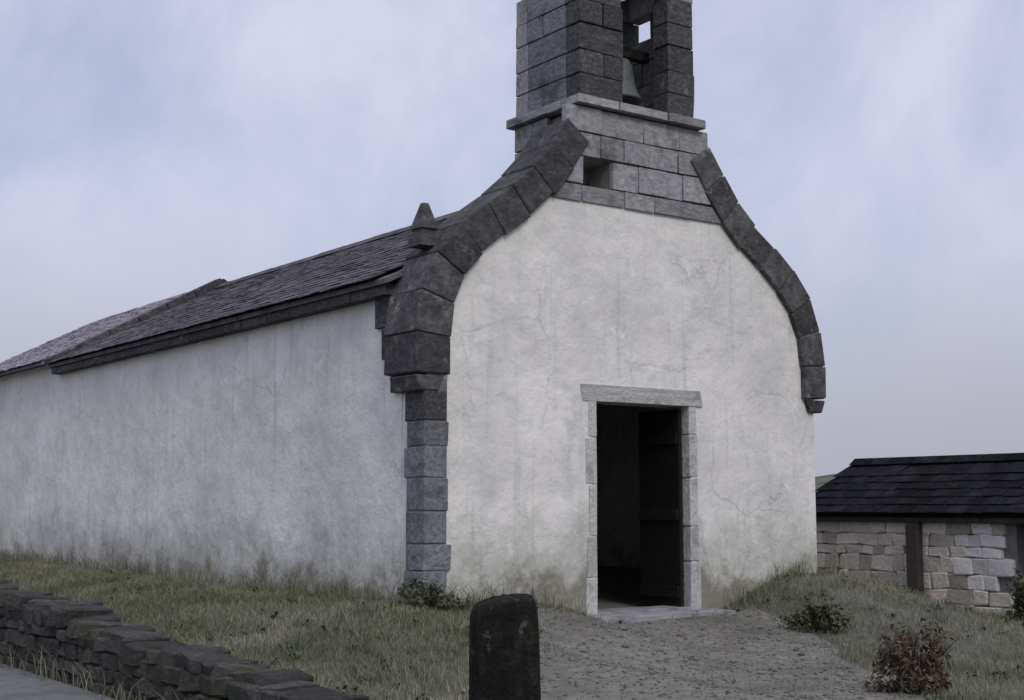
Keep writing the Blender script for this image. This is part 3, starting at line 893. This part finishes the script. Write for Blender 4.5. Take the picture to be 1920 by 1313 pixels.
# ------------------------------------------------------------------ low shed on the right
def shed():
    ang = R(-54)
    root = empty("shed", (5.0, 24.0, 0.0), ang)
    tag(root, "low shed with a dark roof and rough stone wall beside the chapel", "shed")
    LEN, DEP, EV, RG = 9.0, 3.0, 1.52, 2.36
    D0, D1, DT = 4.12, 4.98, 1.42
    bm = bmesh.new()       # core walls with a doorway; local x along the front, y into the depth
    add_box(bm, 0, D0, 0.06, 0.42, -.3, EV - .1); add_box(bm, D1, LEN, 0.06, 0.42, -.3, EV - .1)
    add_box(bm, D0, D1, 0.061, 0.42, DT, EV - .1)
    add_box(bm, 0, .4, 0.421, DEP, -.3, EV - .1); add_box(bm, LEN - .4, LEN, 0.421, DEP, -.3, EV - .1)
    add_box(bm, .401, LEN - .401, DEP - .4, DEP - .001, -.3, EV - .1)
    for x in (0.02, LEN - .32):
        bm2pts = [(x, EV)]
    core = bm_obj("wall", bm, MORTAR, root)
    for xg in (0.03, LEN - .33):
        bm = bmesh.new()
        a = [bm.verts.new((xg, yy, zz)) for yy, zz in ((0.1, EV - .11), (DEP - .1, EV - .11), (DEP / 2, RG - .16))]
        b = [bm.verts.new((xg + .3, yy, zz)) for yy, zz in ((0.1, EV - .11), (DEP - .1, EV - .11), (DEP / 2, RG - .16))]
        bm.faces.new(a); bm.faces.new(b[::-1])
        for i in range(3): bm.faces.new((a[i], b[i], b[(i + 1) % 3], a[(i + 1) % 3]))
        bm_obj("gable_end", bm, RUBBLE, root)
    # stones of the front wall
    z = -0.05
    cnt = 0
    while z < EV - .1:
        h = min(random.uniform(0.15, 0.27), EV - .1 - z)
        if h < .07: break
        x = random.uniform(-.05, .1)
        while x < LEN:
            ln = random.uniform(0.2, 0.5)
            if not (x + ln > D0 and x < D1 and z < DT):
                mid = x + ln / 2
                pale = ((mid - 3.6) / .5) ** 2 + ((z + h / 2 - .86) / .52) ** 2 < random.uniform(.7, 1.25) or random.random() < .02
                if cnt < 290:
                    stone("wall_stone", PALES if pale else RUBBLES, (mid, 0.08, z + h / 2), (ln * 1.0, 0.18, h * 1.0), core, (random.uniform(-.05, .05), random.uniform(-.05, .05), 0)); cnt += 1
            x += ln
        z += h
    # roof
    bm = bmesh.new()
    a = [bm.verts.new((-0.15, yy, zz)) for yy, zz in ((-.14, EV - .08), (-.14, EV - .02), (DEP / 2, RG), (DEP + .25, EV - .02), (DEP + .25, EV - .08), (DEP / 2, RG - .1))]
    b = [bm.verts.new((LEN + .15, q.co.y, q.co.z)) for q in a]
    n = len(a)
    bm.faces.new((a[0], a[1], a[2], a[5])); bm.faces.new((a[2], a[3], a[4], a[5]))
    bm.faces.new((b[0], b[5], b[2], b[1])); bm.faces.new((b[2], b[5], b[4], b[3]))
    for i in range(n): bm.faces.new((a[i], b[i], b[(i + 1) % n], a[(i + 1) % n]))
    rf = bm_obj("roof", bm, DARKSLATE, root)
    vd = Vector((0, DEP / 2 + .16, RG - EV + .02))
    slate_roof(rf, (-.15, -.20, EV - .05), (1, 0, 0), vd, LEN + .3, vd.length, DARKSLATE, DARKSLATE, w=.34, expo=.27, limit=260,
               key=lambda q: abs(q[0].x - 3.0))
    x = -.1
    while x < LEN:
        bm = bmesh.new()
        A = [bm.verts.new((x, yy, zz)) for yy, zz in ((DEP / 2 - .17, RG - .02), (DEP / 2, RG + .1), (DEP / 2 + .17, RG - .02))]
        B = [bm.verts.new((x + .44, q.co.y, q.co.z)) for q in A]
        bm.faces.new(A); bm.faces.new(B[::-1])
        for i in range(3): bm.faces.new((A[i], B[i], B[(i + 1) % 3], A[(i + 1) % 3]))
        bm_obj("ridge_tile", bm, DARKSLATE, rf); x += .455
    # timber post and eave beam in front of the wall
    bm = bmesh.new(); add_box(bm, 2.26, 2.50, -0.16, -0.02, -.1, EV - .17); bevel(bm, .02)
    bm_obj("timber_post", bm, GREYWOOD, root)
    bm = bmesh.new(); add_box(bm, -.1, LEN + .1, -0.11, -0.03, EV - .168, EV - .06); bevel(bm, .012)
    bm_obj("eave_beam", bm, GREYWOOD, root)
shed()

# ------------------------------------------------------------------ plants
def leaf_cloud(n, rx, ry, rz, lsize, zoff=0.0, power=0.55, clumps=22, aspect=0.5):
    """leaf quads scattered in lumpy clumps; returns verts, faces"""
    cc = []
    for _ in range(clumps):
        a = rng.uniform(0, 2 * np.pi); d = rng.uniform(0.15, 0.75)
        cc.append((d * rx * np.cos(a), d * ry * np.sin(a), rng.uniform(0.05, 1.0) * rz * (1.15 - .6 * d), rng.uniform(.16, .42)))
    cc = np.array(cc)
    k = rng.integers(0, clumps, n)
    dirs = rng.normal(size=(n, 3)); dirs /= np.linalg.norm(dirs, axis=1)[:, None]
    rad = (rng.uniform(0, 1, n) ** power) * cc[k, 3]
    P = cc[k, :3] + dirs * rad[:, None] * np.array([rx, ry, rz])
    P[:, 2] = np.abs(P[:, 2]) + 0.01
    P[:, 2] += zoff
    nrm = dirs + rng.normal(scale=.6, size=(n, 3)); nrm /= np.linalg.norm(nrm, axis=1)[:, None]
    t = np.cross(nrm, rng.normal(size=(n, 3))); t /= np.linalg.norm(t, axis=1)[:, None]
    b = np.cross(nrm, t)
    s = lsize * rng.uniform(.6, 1.3, n)[:, None]
    V = np.stack([P - t * s, P - b * s * aspect + nrm * s * .12, P + t * s, P + b * s * aspect + nrm * s * .12], 1).reshape(-1, 3)
    F = np.arange(4 * n).reshape(n, 4)
    return V, F

def twigs(bm, n, spread, h, r=0.008):
    for _ in range(n):
        a = random.uniform(0, 2 * math.pi); d = random.uniform(.3, 1.0) * spread
        p = Vector((random.uniform(-.05, .05), random.uniform(-.05, .05), -0.03))
        q = Vector((math.cos(a) * d, math.sin(a) * d, h * random.uniform(.55, 1.0)))
        prev = None; segs = 4
        for i in range(segs + 1):
            t = i / segs
            c = p.lerp(q, t) + Vector((random.uniform(-.02, .02), random.uniform(-.02, .02), 0.12 * h * math.sin(t * math.pi)))
            rr = r * (1 - .75 * t)
            ring = [bm.verts.new(c + Vector((rr * math.cos(k * 2.094), rr * math.sin(k * 2.094), 0))) for k in range(3)]
            if prev:
                for k in range(3): bm.faces.new((prev[k], prev[(k + 1) % 3], ring[(k + 1) % 3], ring[k]))
            prev = ring

def shrub(name, x, y, rx, ry, rz, n, lsize, lm, label, cat="shrub", group=None, ntw=14, aspect=.5):
    root = empty(name, (x, y, float(height(x, y))))
    tag(root, label, cat, group)
    V, F = leaf_cloud(n, rx, ry, rz, lsize, aspect=aspect)
    link(bpy.data.objects.new("foliage", np_mesh("foliage", V, F, lm)), root)
    bm = bmesh.new(); twigs(bm, ntw * 2, max(rx, ry) * 1.05, rz * 1.12)
    bm_obj("stem", bm, TWIG, root)
    return root

shrub("shrub", 3.52, 16.35, .46, .36, .30, 1500, .032, LEAFM, "low dark green shrub on the bank right of the chapel door")
x, y = to_world(-0.18, -0.42)
shrub("weed_clump", x, y, .42, .32, .30, 900, .03, LEAFM, "clump of dark weeds at the foot of the chapel's left corner", "weeds", ntw=8)
shrub("shrub", 3.42, 12.0, .46, .40, .52, 2200, .036, BROWNLEAF, "low withered brown shrub in the foreground right of the path", ntw=22, aspect=.3)
shrub("shrub", 7.15, 19.55, .35, .4, .62, 1200, .04, LEAFM, "dark shrub in front of the low shed at the right edge")

# ------------------------------------------------------------------ grass (uncountable)
def grass(name, label, n, xr, yr, hmin, hmax, width, m, keep):
    x = rng.uniform(*xr, n); y = rng.uniform(*yr, n)
    ok = keep(x, y); x, y = x[ok], y[ok]
    n = len(x)
    # clumpiness
    cl = np.sin(x * 3.1 + 1.7 * np.sin(y * 2.3)) * np.cos(y * 2.7 + 1.1 * np.sin(x * 1.9)) * .5 + .5
    cl2 = np.sin(x * 9.7 + 2 * np.cos(y * 7.1)) * np.cos(y * 11.3 + x * 2) * .5 + .5
    hgt = (hmin + (hmax - hmin) * (0.25 + .45 * cl + .3 * cl2)) * rng.uniform(.5, 1.25, n)
    a = rng.uniform(0, 2 * np.pi, n)
    lean = hgt * rng.uniform(.15, .95, n); la = rng.uniform(0, 2 * np.pi, n)
    z = height(x, y)
    B = np.stack([x, y, z - .01], 1)
    wv = np.stack([np.cos(a), np.sin(a), np.zeros(n)], 1) * (width * rng.uniform(.6, 1.4, n))[:, None]
    lv = np.stack([np.cos(la), np.sin(la), np.zeros(n)], 1) * lean[:, None]
    up = np.zeros((n, 3)); up[:, 2] = hgt
    mid = B + lv * .3 + up * .62
    tip = B + lv + up * .95
    V = np.stack([B - wv, B + wv, mid + wv * .7, mid - wv * .7, tip], 1).reshape(-1, 3)
    base = np.arange(n)[:, None] * 5
    # two triangles + tip triangle
    F = np.concatenate([base + np.array([[0, 1, 2]]), base + np.array([[0, 2, 3]]), base + np.array([[3, 2, 4]])], 0)
    o = link(bpy.data.objects.new(name, np_mesh(name, V, F, m)))
    tag(o, label, "grass", kind="stuff")

def keep_lawn(x, y):
    dx, dy = x - P0.x, y - P0.y
    lx = dx * CX + dy * SX; ly = -dx * SX + dy * CX
    inside = (lx > -0.03) & (lx < W + .03) & (ly > -0.02)
    shed_dx, shed_dy = x - 5.0, y - 24.0
    sxl = shed_dx * .588 - shed_dy * .809; syl = shed_dx * .809 + shed_dy * .588
    inshed = (sxl > -0.1) & (sxl < 9.1) & (syl > 0)
    patch = np.sin(x * 1.3 + y * .7) * np.sin(y * 1.1 - x * .5) + .5 * np.sin(x * 3.7 + 1) * np.sin(y * 3.1)
    right = lx > 2.0
    thin = np.where(right, rng.uniform(-1.2, 1.0, len(x)) < patch * .6 - .25, rng.uniform(-1.3, 1.1, len(x)) < patch + .75)
    op = on_path(x + rng.normal(0, .16, len(x)), y + rng.normal(0, .22, len(x)))
    thin &= ~(op & (rng.uniform(0, 1, len(x)) > .02))
    return (~inside) & (~inshed) & (lx > LANE + .02) & thin & (np.abs(x) < y * .58 + 2.0)
grass("grass", "short dull green grass round the chapel", 820000, (-12, 13), (7.0, 26.5), 0.02, 0.13, 0.0038, GRASSM, keep_lawn)

def keep_tall(x, y):
    dx, dy = x - P0.x, y - P0.y
    lx = dx * CX + dy * SX; ly = -dx * SX + dy * CX
    left = (lx < -0.03) & (lx > -0.30) & (ly > -0.3) & (ly < 19)
    foot = (lx < LANE - .16) & (lx > LANE - .42) & (ly > -7.6) & (ly < 14) & (rng.uniform(0, 1, len(x)) < .45)
    fr = (ly < -0.04) & (ly > -0.32) & (((lx > -0.2) & (lx < 2.0)) | ((lx > 4.3) & (lx < 6.5)))
    wall_ = (lx > LANE + .12) & (lx < LANE + .45) & (ly > -7.6) & (ly < 14)
    clump = np.sin(x * 5.3 + y * 2.1) * np.cos(y * 4.7 - x) > rng.uniform(-.9, .6, len(x))
    return (left | fr | wall_ | foot) & clump
grass("tall_grass", "longer rough grass along the foot of the chapel walls", 260000, (-14, 6), (6.5, 32), 0.12, 0.36, 0.005, GRASSM, keep_tall)

# pebbles on the path
def pebbles():
    n = 30000
    x = rng.uniform(-1.5, 6, n); y = rng.uniform(6, 19, n)
    ok = on_path(x, y) | (rng.uniform(0, 1, n) < .05); x, y = x[ok], y[ok]; n = len(x)
    s = np.clip(rng.lognormal(-4.75, .55, n), .004, .055)
    octv = np.array([[1, 0, 0], [0, 1, 0], [-1, 0, 0], [0, -1, 0], [0, 0, .65], [0, 0, -.5]], float)
    octf = np.array([[0, 1, 4], [1, 2, 4], [2, 3, 4], [3, 0, 4], [1, 0, 5], [2, 1, 5], [3, 2, 5], [0, 3, 5]])
    V = octv[None] * s[:, None, None] * rng.uniform(.6, 1.3, (n, 6, 1))
    a = rng.uniform(0, 6.28, n); c, si = np.cos(a)[:, None], np.sin(a)[:, None]
    V = np.stack([V[..., 0] * c - V[..., 1] * si, V[..., 0] * si + V[..., 1] * c, V[..., 2]], -1)
    V += np.stack([x, y, height(x, y) + .022 + s * .2], 1)[:, None]
    F = (octf[None] + (np.arange(n) * 6)[:, None, None]).reshape(-1, 3)
    o = link(bpy.data.objects.new("pebbles", np_mesh("pebbles", V.reshape(-1, 3), F, PEBBLE)))
    tag(o, "small loose stones scattered over the path", "pebbles", kind="stuff")
pebbles()

def weeds():
    V, F = [], []
    k = 0
    while k < 420:
        x, y = rng.uniform(-6, 7.5), rng.uniform(9, 22)
        if not bool(keep_lawn(np.array([x]), np.array([y]))[0]): continue
        k += 1
        z = float(height(x, y)); R0 = rng.uniform(.03, .10)
        for i in range(int(rng.integers(5, 9))):
            a = rng.uniform(0, 6.28); l = R0 * rng.uniform(.7, 1.3); w = l * rng.uniform(.16, .28); up = rng.uniform(.25, .9) * l
            c, s_ = math.cos(a), math.sin(a)
            p0 = (x, y, z + .005); p1 = (x + c * l * .55 - s_ * w, y + s_ * l * .55 + c * w, z + up * .8 + .012)
            p2 = (x + c * l, y + s_ * l, z + up * .75); p3 = (x + c * l * .55 + s_ * w, y + s_ * l * .55 - c * w, z + up * .8 + .012)
            n = len(V); V += [p0, p1, p2, p3]; F.append((n, n + 1, n + 2, n + 3))
    o = link(bpy.data.objects.new("ground_weeds", np_mesh("ground_weeds", V, F, WEEDM)))
    tag(o, "small broad-leaved weeds scattered through the grass", "weeds", kind="stuff")
weeds()
